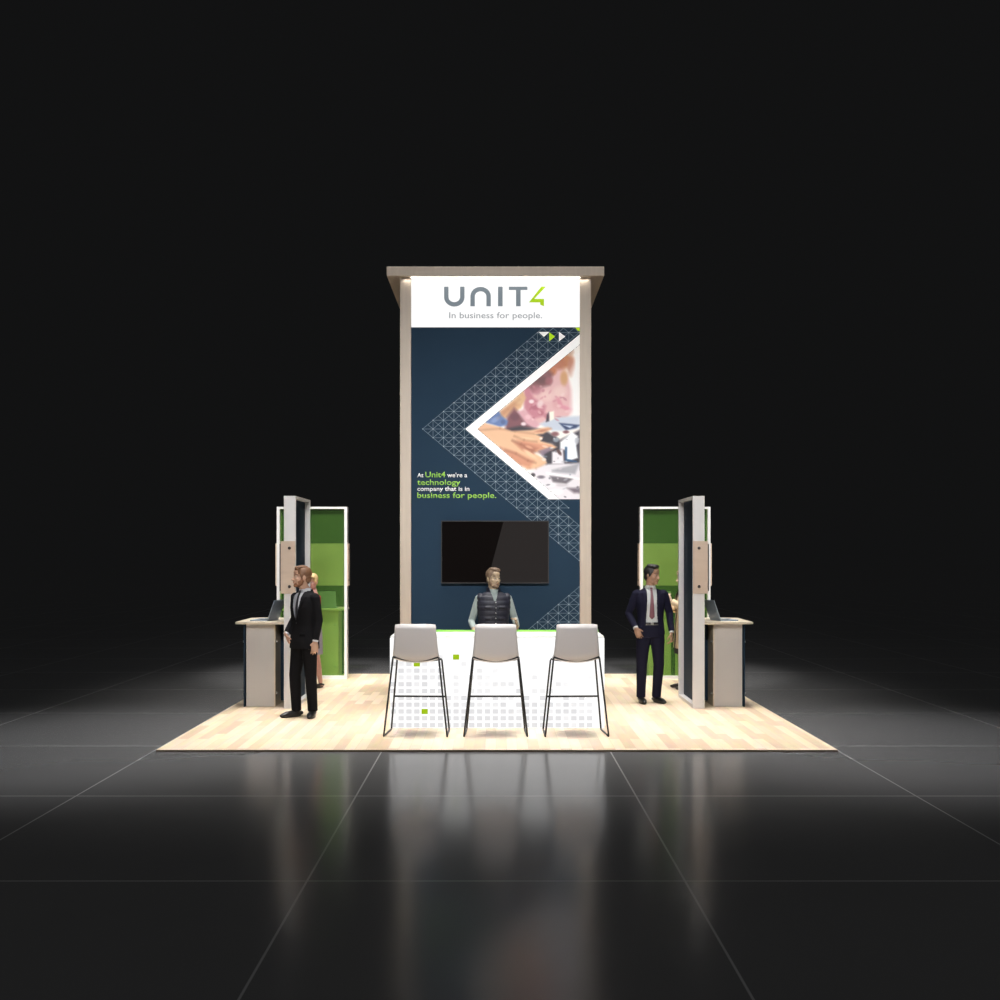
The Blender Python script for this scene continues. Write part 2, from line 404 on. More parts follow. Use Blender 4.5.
# printed picture: two people's hands over papers on a table, a woman in a pink blouse behind
def picture():
    rnd0 = random.Random(11)
    X = np.linspace(477.2, 580, 170); Yp = np.linspace(343.5, 499.2, 250)
    gx, gy = np.meshgrid(X, Yp); col = np.ones(gx.shape + (3,)) * np.array((250, 246, 242.))
    def soft(poly, c, s=1.0, al=1.0):
        px = np.array(poly, float); n = len(px); ins = np.zeros(gx.shape, bool); dm = np.full(gx.shape, 1e9)
        for k in range(n):
            x1_, y1_ = px[k]; x2_, y2_ = px[(k+1) % n]
            dx, dy = x2_-x1_, y2_-y1_
            t = np.clip(((gx-x1_)*dx + (gy-y1_)*dy) / (dx*dx+dy*dy+1e-9), 0, 1)
            dm = np.minimum(dm, np.hypot(gx-x1_-t*dx, gy-y1_-t*dy))
            cr = ((y1_ > gy) != (y2_ > gy)) & (gx < dx * (gy-y1_) / (dy + 1e-12) + x1_)
            ins ^= cr
        sd = np.where(ins, dm, -dm); s = s * 1.35; a = np.clip(sd / (2*s) + .5, 0, 1)[..., None] * al
        col[:] = col * (1-a) + np.array(c, float) * a
    def blob(cx, cy, rx, ry, c, al=1.0, rot=0):
        ca_, sa_ = math.cos(R(rot)), math.sin(R(rot)); u = ((gx-cx)*ca_+(gy-cy)*sa_)/rx; v = (-(gx-cx)*sa_+(gy-cy)*ca_)/ry
        a = np.clip(1.4 - 1.4*np.sqrt(u*u+v*v)**1.5, 0, 1)[..., None] * al
        col[:] = col * (1-a) + np.array(c, float) * a
    # hair and blouse
    soft([(524, 384), (545, 365), (560, 360), (566, 372), (572, 390), (574, 412), (560, 424), (530, 424), (523, 400)], (232, 190, 192), 1.5)
    blob(566, 361, 10, 10, (205, 140, 98)); blob(558, 364, 10, 8, (198, 128, 98), .9); blob(571, 367, 5, 12, (205, 145, 125), .8)
    blob(552, 371, 6, 6, (206, 134, 96)); blob(564, 378, 5, 10, (220, 172, 128)); blob(570, 352, 5, 5, (206, 165, 140), .7)
    soft([(528, 388), (534, 379), (548, 369), (553, 374), (550, 385), (540, 388), (533, 392)], (140, 92, 98), 1.5, .9)
    blob(541, 380, 8, 5, (122, 84, 88), .8); blob(536, 390, 8, 6, (196, 128, 142), .7); blob(549, 381, 5, 5, (176, 110, 120), .8)
    soft([(524, 390), (528, 386), (534, 398), (546, 406), (544, 416), (530, 420), (524, 408)], (206, 134, 150), 1.2, .85)
    blob(547, 396, 9, 7, (240, 208, 204), .8); blob(560, 392, 9, 8, (242, 214, 208), .7); blob(557, 404, 6, 7, (226, 170, 176), .6)
    blob(535, 407, 5, 4, (186, 108, 128), .7); blob(531.5, 401.5, 3.4, 2.6, (246, 226, 230)); blob(540, 404, 4, 5, (244, 226, 226), .8, 35)
    blob(541, 413, 4, 3, (196, 120, 134), .7); blob(547, 416, 4, 4, (188, 108, 126), .6); blob(566, 407, 7, 3, (236, 186, 194), .7)
    soft([(556, 399), (560, 408), (570, 412), (573, 409), (563, 405), (559, 397)], (226, 150, 168), .8, .7)
    soft([(572, 372), (580, 352), (580, 416), (571, 418), (572, 395)], (252, 251, 252), 2.5)
    # forearm behind and denim sleeve
    soft([(497, 414), (507, 406), (523, 391), (526, 398), (521, 408), (510, 416), (503, 420)], (226, 186, 146), 1.0)
    soft([(500, 411), (514, 402), (519, 405), (508, 414), (503, 418)], (206, 152, 118), 1.5, .6)
    soft([(507, 417), (514, 408), (521, 414), (534, 428), (506, 431), (505, 424)], (142, 92, 102), 1.5)
    blob(515, 417, 6, 5, (116, 72, 88), .6); soft([(518, 412), (524, 409), (540, 424), (536, 429), (526, 424)], (224, 176, 186), 1.2)
    blob(523.5, 424, 3.4, 2.6, (240, 220, 226)); blob(528, 417, 4, 3, (238, 200, 208), .8)
    soft([(485, 422.5), (498, 410), (502, 416), (508, 421), (507, 425), (500, 427)], (112, 138, 190), .9)
    blob(495, 420, 6, 3, (150, 172, 214), .7, -30); blob(503, 422, 3, 3, (92, 112, 158), .8)
    # table clutter
    soft([(505, 429), (520, 426), (545, 430), (560, 440), (580, 430), (580, 470), (548, 470), (540, 445)], (66, 62, 74), 1.2)
    soft([(540, 424), (549, 419), (560, 417), (580, 416), (580, 428), (565, 431), (552, 431), (546, 428)], (206, 214, 228), 1.2)
    soft([(559, 423), (580, 425), (576, 428), (566, 430)], (54, 76, 120), .7); soft([(563, 425), (573, 426), (570, 428)], (210, 222, 240), .5)
    soft([(547, 415), (549, 412), (549, 421), (546, 422)], (70, 54, 70), .7); soft([(549, 412), (554, 411), (554, 419), (550, 421)], (250, 248, 236), .6)
    blob(555, 434, 5, 3, (140, 90, 94), .9); blob(566, 432, 4, 2, (118, 62, 72), .8)
    soft([(560, 442), (572, 432), (578, 436), (577, 444), (566, 450), (560, 449)], (247, 249, 252), .8)
    soft([(565, 449), (576, 443), (578, 458), (566, 462)], (244, 250, 254), .7); soft([(565, 447), (567, 447), (567, 459), (577, 461), (577, 462.5), (565, 461)], (44, 92, 136), .5)
    blob(556, 440, 4, 3, (170, 184, 196), .8); blob(551, 444, 4, 3, (96, 100, 116), .8); blob(577, 441, 3, 4, (186, 190, 200), .8)
    soft([(552, 452), (563, 449), (564, 464), (552, 464)], (238, 234, 240), .8); blob(559, 452, 2.2, 5, (92, 60, 60), .9, -35)
    soft([(530, 472), (548, 464), (580, 463), (580, 500), (556, 500)], (232, 228, 234), 1)
    soft([(552, 470), (580, 463), (575, 474), (552, 472)], (176, 176, 184), 1.0); soft([(550, 476), (574, 478), (566, 484), (553, 482)], (122, 116, 124), .9)
    blob(541, 477, 5, 2.2, (126, 118, 130), .9); blob(533, 475, 3, 2.6, (60, 54, 60), .9); soft([(546, 472), (580, 478), (580, 480), (546, 474)], (246, 244, 248), .5)
    blob(562, 485, 8, 2.2, (212, 206, 212), .9); soft([(567, 488), (580, 488), (580, 493), (574, 493)], (128, 116, 128), 1.2); blob(556, 492, 9, 4, (246, 244, 246), .7)
    blob(552, 485, 5, 3, (240, 238, 242), .8)
    # forearms and hands in front
    soft([(477, 429), (484, 423), (500, 427), (512, 431), (530, 430), (548, 427), (552, 429), (543, 434), (524, 436), (500, 436), (478, 432)], (236, 192, 158), .8)
    blob(541, 431, 8, 1.8, (214, 156, 128), .9, -8)
    soft([(477, 430), (500, 431), (516, 432), (535, 434), (543, 437), (541, 441), (552, 444), (557, 447), (552, 450), (540, 452), (530, 451), (545, 459), (547, 463), (541, 466), (536, 468), (527, 469), (516, 462), (500, 448), (485, 437)], (238, 196, 160), .8)
    soft([(517, 440), (535, 443), (552, 446), (540, 451), (528, 449)], (222, 158, 128), 1.2, .9)
    soft([(512, 441), (530, 445), (538, 448), (533, 455), (522, 450)], (196, 128, 104), 1.2, .8)
    soft([(500, 447), (515, 452), (534, 461), (530, 468), (520, 465)], (214, 148, 120), 1.5, .8)
    blob(530, 454, 10, 2.4, (246, 210, 176), .9, 35); blob(527, 439, 12, 2.2, (248, 214, 178), .8, 8); blob(541, 438.5, 2, 1.6, (250, 232, 226)); blob(544, 459.5, 3, 2, (250, 226, 214), .9)
    soft([(538, 451), (550, 447), (553, 449), (542, 456)], (150, 130, 148), .8, .9)
    def ln(p, c, wd=.5, al=.8):
        for a, b in zip(p, p[1:]):
            a = np.array(a, float); b = np.array(b, float); t_ = (b-a)/np.hypot(*(b-a)); n_ = np.array((-t_[1], t_[0]))*wd
            soft([a+n_, b+n_, b-n_, a-n_], c, 1.2, al*.55)
    dk = (150, 88, 66)
    ln([(477.5, 430.5), (500, 428.5), (515, 431.5), (534, 433.8)], dk, .45, .6)
    ln([(514, 436), (524, 440), (537, 441.5)], dk, .6); ln([(512, 440), (521, 444), (532, 451), (540, 453)], dk, .7)
    ln([(505, 450), (516, 453.5), (528, 460.5), (536, 463)], dk, .6); ln([(500, 448), (512, 457), (521, 464.5)], (178, 116, 92), .5, .6)
    ln([(527, 469), (536, 468.5), (546, 464)], dk, .5, .6); ln([(497, 419), (508, 409), (520, 399)], (180, 124, 96), .7, .5)
    ln([(541, 431), (551, 428.2)], dk, .4, .7); blob(529, 447, 5, 1.8, (232, 180, 150), .8, 20); blob(545, 446.5, 4, 1.5, (246, 214, 190), .8, 12)
    for a_ in range(26):
        x_, y_ = rnd0.uniform(545, 579), rnd0.uniform(433, 497); g_ = rnd0.choice([(96, 92, 104), (190, 190, 200), (250, 250, 252), (216, 206, 214), (140, 150, 166)])
        blob(x_, y_, rnd0.uniform(1.2, 4), rnd0.uniform(.6, 1.5), g_, .6, rnd0.uniform(-35, 25))
    for a_ in range(22):
        x_, y_ = rnd0.uniform(530, 572), rnd0.uniform(386, 420); g_ = rnd0.choice([(214, 140, 156), (246, 222, 222), (232, 186, 190), (190, 112, 130)])
        blob(x_, y_, rnd0.uniform(1.5, 4), rnd0.uniform(.8, 2), g_, .45, rnd0.uniform(-60, 60))
    col[:] = 255 * (np.clip(col, 0, 255) / 255) ** 1.18
    col[:] = col * .93 + col.mean(axis=2, keepdims=True) * .07
    # mesh with a colour per corner point, cut along the chevron
    bm = bmesh.new(); cl = bm.verts.layers.float_color.new('print')
    V = {}
    def ok(x, y): return (x >= 477.2 + (429-y)/.826 - .3 if y < 429 else x >= 477.2 + (y-429)/.8545 - .3)
    for j in range(len(Yp)):
        for i in range(len(X)):
            if ok(X[i], Yp[j]):
                v = bm.verts.new((wx(X[i]), GY - .0018, wz(Yp[j]))); V[(i, j)] = v
                v[cl] = (*s2l(col[j, i]), 1)
    for j in range(len(Yp)-1):
        for i in range(len(X)-1):
            q = [V.get(k) for k in ((i, j), (i, j+1), (i+1, j+1), (i+1, j))]
            if all(q): bm.faces.new(q)
    m = bpy.data.materials.new('printed_picture'); m.use_nodes = True; nt = m.node_tree; b = nt.nodes['Principled BSDF']
    at = nt.nodes.new('ShaderNodeAttribute'); at.attribute_name = 'print'
    nt.links.new(at.outputs['Color'], b.inputs['Base Color']); nt.links.new(at.outputs['Color'], b.inputs['Emission Color'])
    b.inputs['Emission Strength'].default_value = .05; b.inputs['Roughness'].default_value = .6
    o = build('printed_picture', bm, m); o.parent = graphic; o.matrix_parent_inverse = parent_inv(graphic)
    o['label'] = 'printed picture of hands over papers with a woman in pink'
picture()

# television on the tower
tv = empty('television', (wx(495), GY, wz(552)))
tag(tv, 'wide flat black television mounted on the navy tower graphic', 'television')
TVY = GY - .075
hw = (wx(549, TVY) - wx(441, TVY)) / 2; hh = (wz(521.2, TVY) - wz(584, TVY)) / 2
bx('casing', M['black_plastic'], tv, -hw + .01, hw - .01, -.07, -.005, -hh + .01, hh - .01)
bm = bmesh.new(); b_ = .012
for a in ((-hw, hw, hh - b_, hh), (-hw, hw, -hh, -hh + b_), (-hw, -hw + b_, -hh + b_, hh - b_), (hw - b_, hw, -hh + b_, hh - b_)):
    box(bm, a[0], a[1], -.078, -.05, a[2], a[3])
build('bezel', bm, M['bezel'], tv)
bm = bmesh.new()
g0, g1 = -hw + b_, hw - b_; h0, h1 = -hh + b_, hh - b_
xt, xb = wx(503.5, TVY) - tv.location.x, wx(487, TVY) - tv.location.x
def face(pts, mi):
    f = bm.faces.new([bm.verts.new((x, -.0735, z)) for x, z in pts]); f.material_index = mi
face([(g0, h0), (xb, h0), (xt, h1), (g0, h1)], 0); face([(xb, h0), (g1, h0), (g1, h1), (xt, h1)], 1)  # lighter right part: diagonal sheen painted into the screen's emission
build('screen', bm, [mat('screen_dark', (.002, .002, .002), .8, spec=0, emit=s2l((17, 12, 11)), es=.7), mat('screen_sheen', (.004, .004, .004), .8, spec=0, emit=s2l((46, 42, 41)), es=.8)], tv)

# ---------------------------------------------------------------- reception counter
CY = 11.74
cx0, cx1 = wx(390.3, CY), wx(604.0, CY); ct = .998
counter = empty('reception_counter', ((cx0+cx1)/2, CY + .33, 0))
tag(counter, 'glowing white reception counter with lime top and grey square pattern', 'counter')
hwc = (cx1 - cx0) / 2
bx('counter_body', M['white'], counter, -hwc, hwc, -.325, .33, 0, ct - .02)
top_ = bx('countertop', M['top_white'], counter, -hwc, hwc, -.33, .335, ct - .02, ct, bev=.004)
bx('lime_edge', M['lime'], top_, -hwc, hwc, .305, .335, ct - .001, ct + .020, bev=.002)
bm = bmesh.new(); box(bm, -hwc, hwc, -.335, -.325, .0, ct - .018); fg = build('front_panel', bm, M['front'], counter)
for s in (-1, 1):
    bm = bmesh.new(); box(bm, s*hwc - .004, s*hwc + .004, -.33, .33, 0, ct - .022); build('side_glow_panel', bm, M['front'], counter)
rnd = random.Random(3)
sets = {0: [], 1: [], 2: [], 3: []}
for r in range(-2, 13):
    py = 663.8 + 6.8 * (r - 0)
    if py < 650 or py > 725.5: continue
    for c in range(0, 26):
        px = 393.3 + 7.85 * c
        if px > 601: break
        row = (py - 650) / 76; colx = (px - 393) / 208
        dens = .25 + 1.15 * row - .55 * colx * (1 - row * .6) + (.25 if colx < .25 else 0)
        if c == 0 and rnd.random() < .5: continue
        g = None
        if rnd.random() < dens:
            t = dens + rnd.uniform(-.5, .3)
            g = 2 if t > .78 else (1 if t > .35 else 0)
        for gx_, gy_ in ((416.8, 663.8), (455.9, 657.0), (424.7, 711.5)):
            if abs(px - gx_) < 4 and abs(py - gy_) < 3.4: g = 3
        if g is not None: sets[g].append((px, py))
for g, nm in ((0, 'sq0'), (1, 'sq1'), (2, 'sq2'), (3, 'sqg')):
    bm = bmesh.new()
    for px, py in sets[g]:
        X_, Z_ = wx(px, CY) - counter.location.x, wz(py, CY); hx = .034 if g == 3 else .031; hz = .028 if g == 3 else .025
        box(bm, X_ - hx, X_ + hx, -.3365, -.334, Z_ - hz, Z_ + hz)
    if sets[g]: build('square_pattern', bm, M[nm], fg)
area('counter_glow', (0, CY - .5, .5), (0, CY - 2, .2), 2.1, .7, 0.0, (1, 1, 1), 160)

# ---------------------------------------------------------------- bar stools
def make_stool():
    t = empty('bar_stool')
    # shell: path from backrest top, through the bend, to the seat's front edge; sitter faces +y
    path = [(-.235, 1.168, .209), (-.232, 1.11, .214), (-.226, 1.04, .219), (-.218, .97, .225), (-.210, .90, .231), (-.200, .855, .237), (-.178, .820, .240),
            (-.14, .803, .238), (-.07, .797, .234), (0, .797, .230), (.08, .802, .224), (.15, .806, .215), (.185, .800, .205), (.20, .788, .19)]
    n = 16; P_ = []
    for i, (y, z, hwid) in enumerate(path):
        row = []
        back = max(0, 1 - i / 5.0)
        for j in range(n + 1):
            u = -1 + 2 * j / n
            dish = .040 * (1 - u*u) if i >= 4 else .040 * (1 - u*u) * max(0, (i - 2) / 2.0) * .6
            row.append((hwid * u, y + (-.030 + .030 * u*u) * (1 if i < 6 else max(0, 1 - (i-5)/3)), z - dish * (1 if i < 12 else .6) + (.0 if i >= 1 else -.008 * abs(u)**6)))
        P_.append(row)
    bm = bmesh.new(); grid_surface(bm, P_); o = build('seat_shell', bm, M['shell'], t, True)
    sd = o.modifiers.new('s', 'SOLIDIFY'); sd.thickness = .012; sd.offset = 0
    baked(o); o.parent = t
    r = .0098
    def tube(name, pts, rr=r):
        bm = bmesh.new(); sweep(bm, pts, [rr]*len(pts), 10, round_ends=False); return build(name, bm, M['black_metal'], t, True)
    # near side (behind the sitter) y=-.235, far side y=+.235
    for s in (-1, 1):
        tube('leg', [(s*.236, -.195, .822), (s*.240, -.20, .80), (s*.326, -.240, .03), (s*.328, -.236, .010)])
        tube('leg', [(s*.222, .06, .772), (s*.232, .10, .775), (s*.240, .135, .755), (s*.308, .205, .05), (s*.311, .212, .012)])
        tube('runner', [(s*.328, -.238, .0095), (s*.322, -.1, .0095), (s*.314, .1, .0095), (s*.311, .213, .0095)], .0095)
    tube('foot_rest', [(-.276, .172, .366), (.276, .172, .366)], .010)
    for nm, yy, hw_, z0 in (('seat_support', -.196, .236, .822), ('seat_support', .06, .222, .772)):
        pts = [(hw_*u, yy, z0 - (.040 if yy < 0 else .018) * (1-u*u)) for u in [k/8 for k in range(-8, 9)]]
        tube(nm, pts, .009)
    return t
proto = make_stool()
for i, (x, a, lab) in enumerate(((-.822, 2.5, 'grey shell bar stool at the left end of the white counter'),
                            (-.003, 0, 'grey shell bar stool at the middle of the counter, before the man in a vest'),
                            (.826, -2.5, 'grey shell bar stool at the right end of the white counter'))):
    o = proto if i == 0 else copy_tree(proto)
    o.location = (x, 11.40, 0); o.rotation_euler = (0, 0, -R(a)); tag(o, lab, 'bar stool', 'bar stools along the counter')

# ---------------------------------------------------------------- workstations
WW, WT, WH = 1.06, .142, 2.597
def workstation(loc, rz, infill, label):
    """wall stands in local xz, face side towards -y; desk on the +y side"""
    t = empty('workstation', loc, rz); tag(t, label, 'workstation')
    h = WW / 2; f = .042
    bm = bmesh.new()
    box(bm, -h, -h + f, 0, WT, 0, WH); box(bm, h - f, h, 0, WT, 0, WH); box(bm, -h + f, h - f, 0, WT, WH - f * .75, WH); box(bm, -h + f, h - f, 0, WT, 0, .045)
    build('wall_frame', bm, M['white'], t)
    bm = bmesh.new(); box(bm, -h + f, h - f, .065, .080, .045, WH - f * .75); o = build('infill_panel', bm, M[infill], t)
    o['label'] = 'green translucent panel' if infill == 'acrylic' else 'navy panel'
    # timber sleeve on the desk side wrapping both edges, with bolts
    z0, z1, e = 1.405, 2.045, .018
    bm = bmesh.new()
    box(bm, -h - e, h + e, WT + .001, WT + .036, z0, z1); box(bm, -h - e, -h - .0005, .002, WT + .001, z0, z1); box(bm, h + .0005, h + e, .002, WT + .001, z0, z1)
    sl_ = build('timber_sleeve', bm, M['maple_warm'], t)
    for sx in (-1, 1):
        for zz in (z0 + .085, z1 - .085):
            bm = bmesh.new(); cyl(bm, (sx*(h + e + .001), WT * .5, zz), (1, 0, 0), .019, .008); build('bolt', bm, M['bolt'], sl_, True)
    # desktop with chamfered outer corners
    dz = 1.052; y0, y1 = WT + .002, WT + .62; c = .10; a = .46
    bm = bmesh.new(); o_ = [(-a - .02, y0), (a + .02, y0), (a + .02, y1 - c * 1.4), (a - c * .3, y1), (-a + c * .3, y1), (-a - .02, y1 - c * 1.4)]
    lo = [bm.verts.new((x, y, dz - .028)) for x, y in o_]; hi = [bm.verts.new((x, y, dz)) for x, y in o_]
    bm.faces.new(lo[::-1]); bm.faces.new(hi)
    for k in range(6): bm.faces.new((lo[k], lo[(k+1) % 6], hi[(k+1) % 6], hi[k]))
    bmesh.ops.bevel(bm, geom=list(bm.edges), offset=.004, segments=2, affect='EDGES')
    build('desktop', bm, M['birch_top'], t)
    ba = .36; b0, b1 = WT + .14, WT + .50
    db = bx('desk_base', M['grey_lam'], t, -ba, ba, b0 + .012, b1, 0, dz - .028)
    bx('edge_board', M['birch_top'], db, -ba, ba, b0, b0 + .012, 0, dz - .03, bev=.001)
    bx('cladding_board', M['navy_dark'], db, -ba - .012, ba + .012, b1 + .012, b1 + .030, .0, dz - .03, bev=.002)
    bx('filler_board', M['navy_dark'], t, -.02, .02, WT, b0, .03, dz - .03, bev=.002)
    for zz in (.80, .16):
        for xx in (-ba + .05, ba - .05):
            for yy, l in ((b0 - .010, .022), (b1 + .036, .024)):
                bm = bmesh.new(); cyl(bm, (xx, yy, zz), (0, 1, 0), .014, l); build('standoff', bm, M['steel'], db, True)
    return t
# side walls: face towards the aisle; local -y -> world -x for the right unit's aisle side
xl, xr = -2.448, 2.405
wsL = workstation((xl, 13.2 + WW/2, 0), R(90), 'navy_dark', 'narrow navy and white partition with desk at the left front, beside the man in black')
wsR = workstation((xr, 13.2 + WW/2, 0), R(-90), 'navy_dark', 'narrow navy and white partition with desk at the right front edge of the booth')
wsBL = workstation((-2.776, 16.30, 0), 0, 'acrylic', 'green panelled partition with desk at the left rear, behind the blonde woman')
wsBR = workstation((2.705, 16.30, 0), 0, 'acrylic', 'green panelled partition with desk at the right rear, behind the man in navy')

def laptop(loc, rz, label):
    """base lies with its hinge along local y=0, keyboard towards -y, lid leans back"""
    t = empty('laptop', loc, rz); tag(t, label, 'laptop', 'laptops on the workstation desks')
    bx('laptop_base', M['silver'], t, -.17, .17, -.235, 0, 0.001, .016, bev=.004)
    bx('keyboard', M['black_plastic'], t, -.145, .145, -.125, -.02, .0155, .0175, bev=0)
    bx('touchpad', M['bezel'], t, -.05, .05, -.215, -.140, .0155, .0168, bev=0)
    lid = empty('lid'); bpy.data.objects.remove(lid)
    bm = bmesh.new(); box(bm, -.17, .17, -.008, 0, 0, .262, bev=.003)
    box_m = Matrix.Translation((0, .004, .014)) @ Matrix.Rotation(R(-20), 4, 'X'); bmesh.ops.transform(bm, matrix=box_m, verts=bm.verts)
    l = build('laptop_lid', bm, M['silver'], t)
    bm = bmesh.new(); box(bm, -.158, .158, -.0095, -.007, .014, .250); bmesh.ops.transform(bm, matrix=box_m, verts=bm.verts)
    build('laptop_screen', bm, mat('laptop_display', (.06, .08, .12), .2, emit=(.05, .08, .14), es=.6), l)
    return t
DZ = 1.052
laptop((-2.80, 13.58, DZ), R(-90 - 12), 'open silver laptop on the desk at the left front, beside the man in black')
laptop((2.755, 13.58, DZ), R(90 + 12), 'open silver laptop on the desk at the right front, outside the navy partition')
laptop((-2.62, 16.60, DZ), R(180), 'open laptop seen through the green partition at the left rear')
laptop((2.50, 16.60, DZ), R(180), 'open laptop seen through the green partition at the right rear')
def monitor(loc, rz, label):
    t = empty('monitor', loc, rz); tag(t, label, 'monitor', 'thin monitors mounted outside the front partitions')
    bx('monitor_casing', mat('umber_casing', (.035, .022, .018), .5), t, -.48, .48, 0.0, .026, -.29, .29)
    bx('monitor_screen', M['black_plastic'], t, -.468, .468, .026, .029, -.278, .278, bev=0)
    return t
monitor((xl - WT - .037, 13.2 + WW/2, 1.722), R(90), 'thin dark monitor fixed to the outer side of the left front partition')
monitor((xr + WT + .037, 13.2 + WW/2, 1.722), R(-90), 'thin dark monitor fixed to the outer side of the right front partition')

# ---------------------------------------------------------------- people
def V3(*a): return Vector(a)
skin_mat = lambda n, c: mat(n, c, .55, noise=.06, nscale=14)
def hand(bm, wrist, d, n, side, curl=.35, spread=1.0, thumb=.5, s=1.0):
    """d = direction of the fingers, n = direction the palm faces, side = +1/-1: which way along d x n the thumb leaves"""
    d = Vector(d).normalized(); n = Vector(n); n = (n - d * n.dot(d)).normalized(); wv = d.cross(n).normalized() * side
    wrist = Vector(wrist)
    # palm
    sweep(bm, [wrist - d*.015, wrist + d*.012, wrist + d*.045, wrist + d*.078], [.028*s, .031*s, .040*s, .041*s], 14, flat=n, fs=.42)
    for k, (off, L_) in enumerate(((.0315, .072), (.0105, .080), (-.0105, .074), (-.0315, .058))):
        p = wrist + d*(.082 - .004*abs(k-1)) + wv*off*s
        pts = [p - d*.012, p]; a = 0; q = p
        for j, fr in enumerate((.45, .32, .23)):
            a += curl * (1.0 if j else .8)
            dd = (d*math.cos(a) + n*math.sin(a) + wv*off*spread*2.0).normalized()
            q = q + dd*L_*fr*s; pts.append(q)
        sweep(bm, pts, [.0088*s, .0088*s, .0083*s, .0077*s, .0068*s], 8)
    p = wrist + d*.018 + wv*.022*s
    p1 = p + (d*.55 + wv*.75 + n*.25).normalized()*.034*s
    p2 = p1 + (d*.85 + wv*.35 + n*thumb).normalized()*.032*s
    p3 = p2 + (d*.95 + wv*.05 + n*thumb*1.2).normalized()*.024*s
    sweep(bm, [p, p1, p2, p3], [.013*s, .0115*s, .0098*s, .0085*s], 9)
def project(bvh, X, rows, off, name, m, parent, thick=.003):
    """rows of (x, z) in a frame X whose -y looks outwards; draped on the mesh in bvh"""
    Xi = X.inverted(); P_ = []
    dirv = (X.to_3x3() @ V3(0, 1, 0)).normalized()
    last = None
    for row in rows:
        pr = []
        for (x, z) in row:
            o = X @ V3(x, -.6, z); hit = bvh.ray_cast(o, dirv, 1.2)
            p = hit[0] if hit[0] is not None else None
            if p is None: p = last if last is not None else X @ V3(x, 0, z)
            last = p; pr.append(p - dirv * off)
        P_.append(pr)
    bm = bmesh.new(); V = grid_surface(bm, P_)
    geom = bmesh.ops.extrude_face_region(bm, geom=list(bm.faces))
    for v in [g for g in geom['geom'] if isinstance(g, bmesh.types.BMVert)]: v.co += dirv * thick
    return build(name, bm, m, parent, True)
def strip(p, wd, n=8, along=True):
    """strip along a polyline p of (x, z, halfwidth)"""
    rows = []
    for (x, z, h_) in p: rows.append([(x + h_*k, z) for k in np.linspace(-1, 1, 5)])
    return rows
def cut_faces(o, fn):
    bm = bmesh.new(); bm.from_mesh(o.data)
    kill = [f for f in bm.faces if fn(f.calc_center_median(), f.normal)]
    bmesh.ops.delete(bm, geom=kill, context='FACES'); bm.to_mesh(o.data); bm.free()

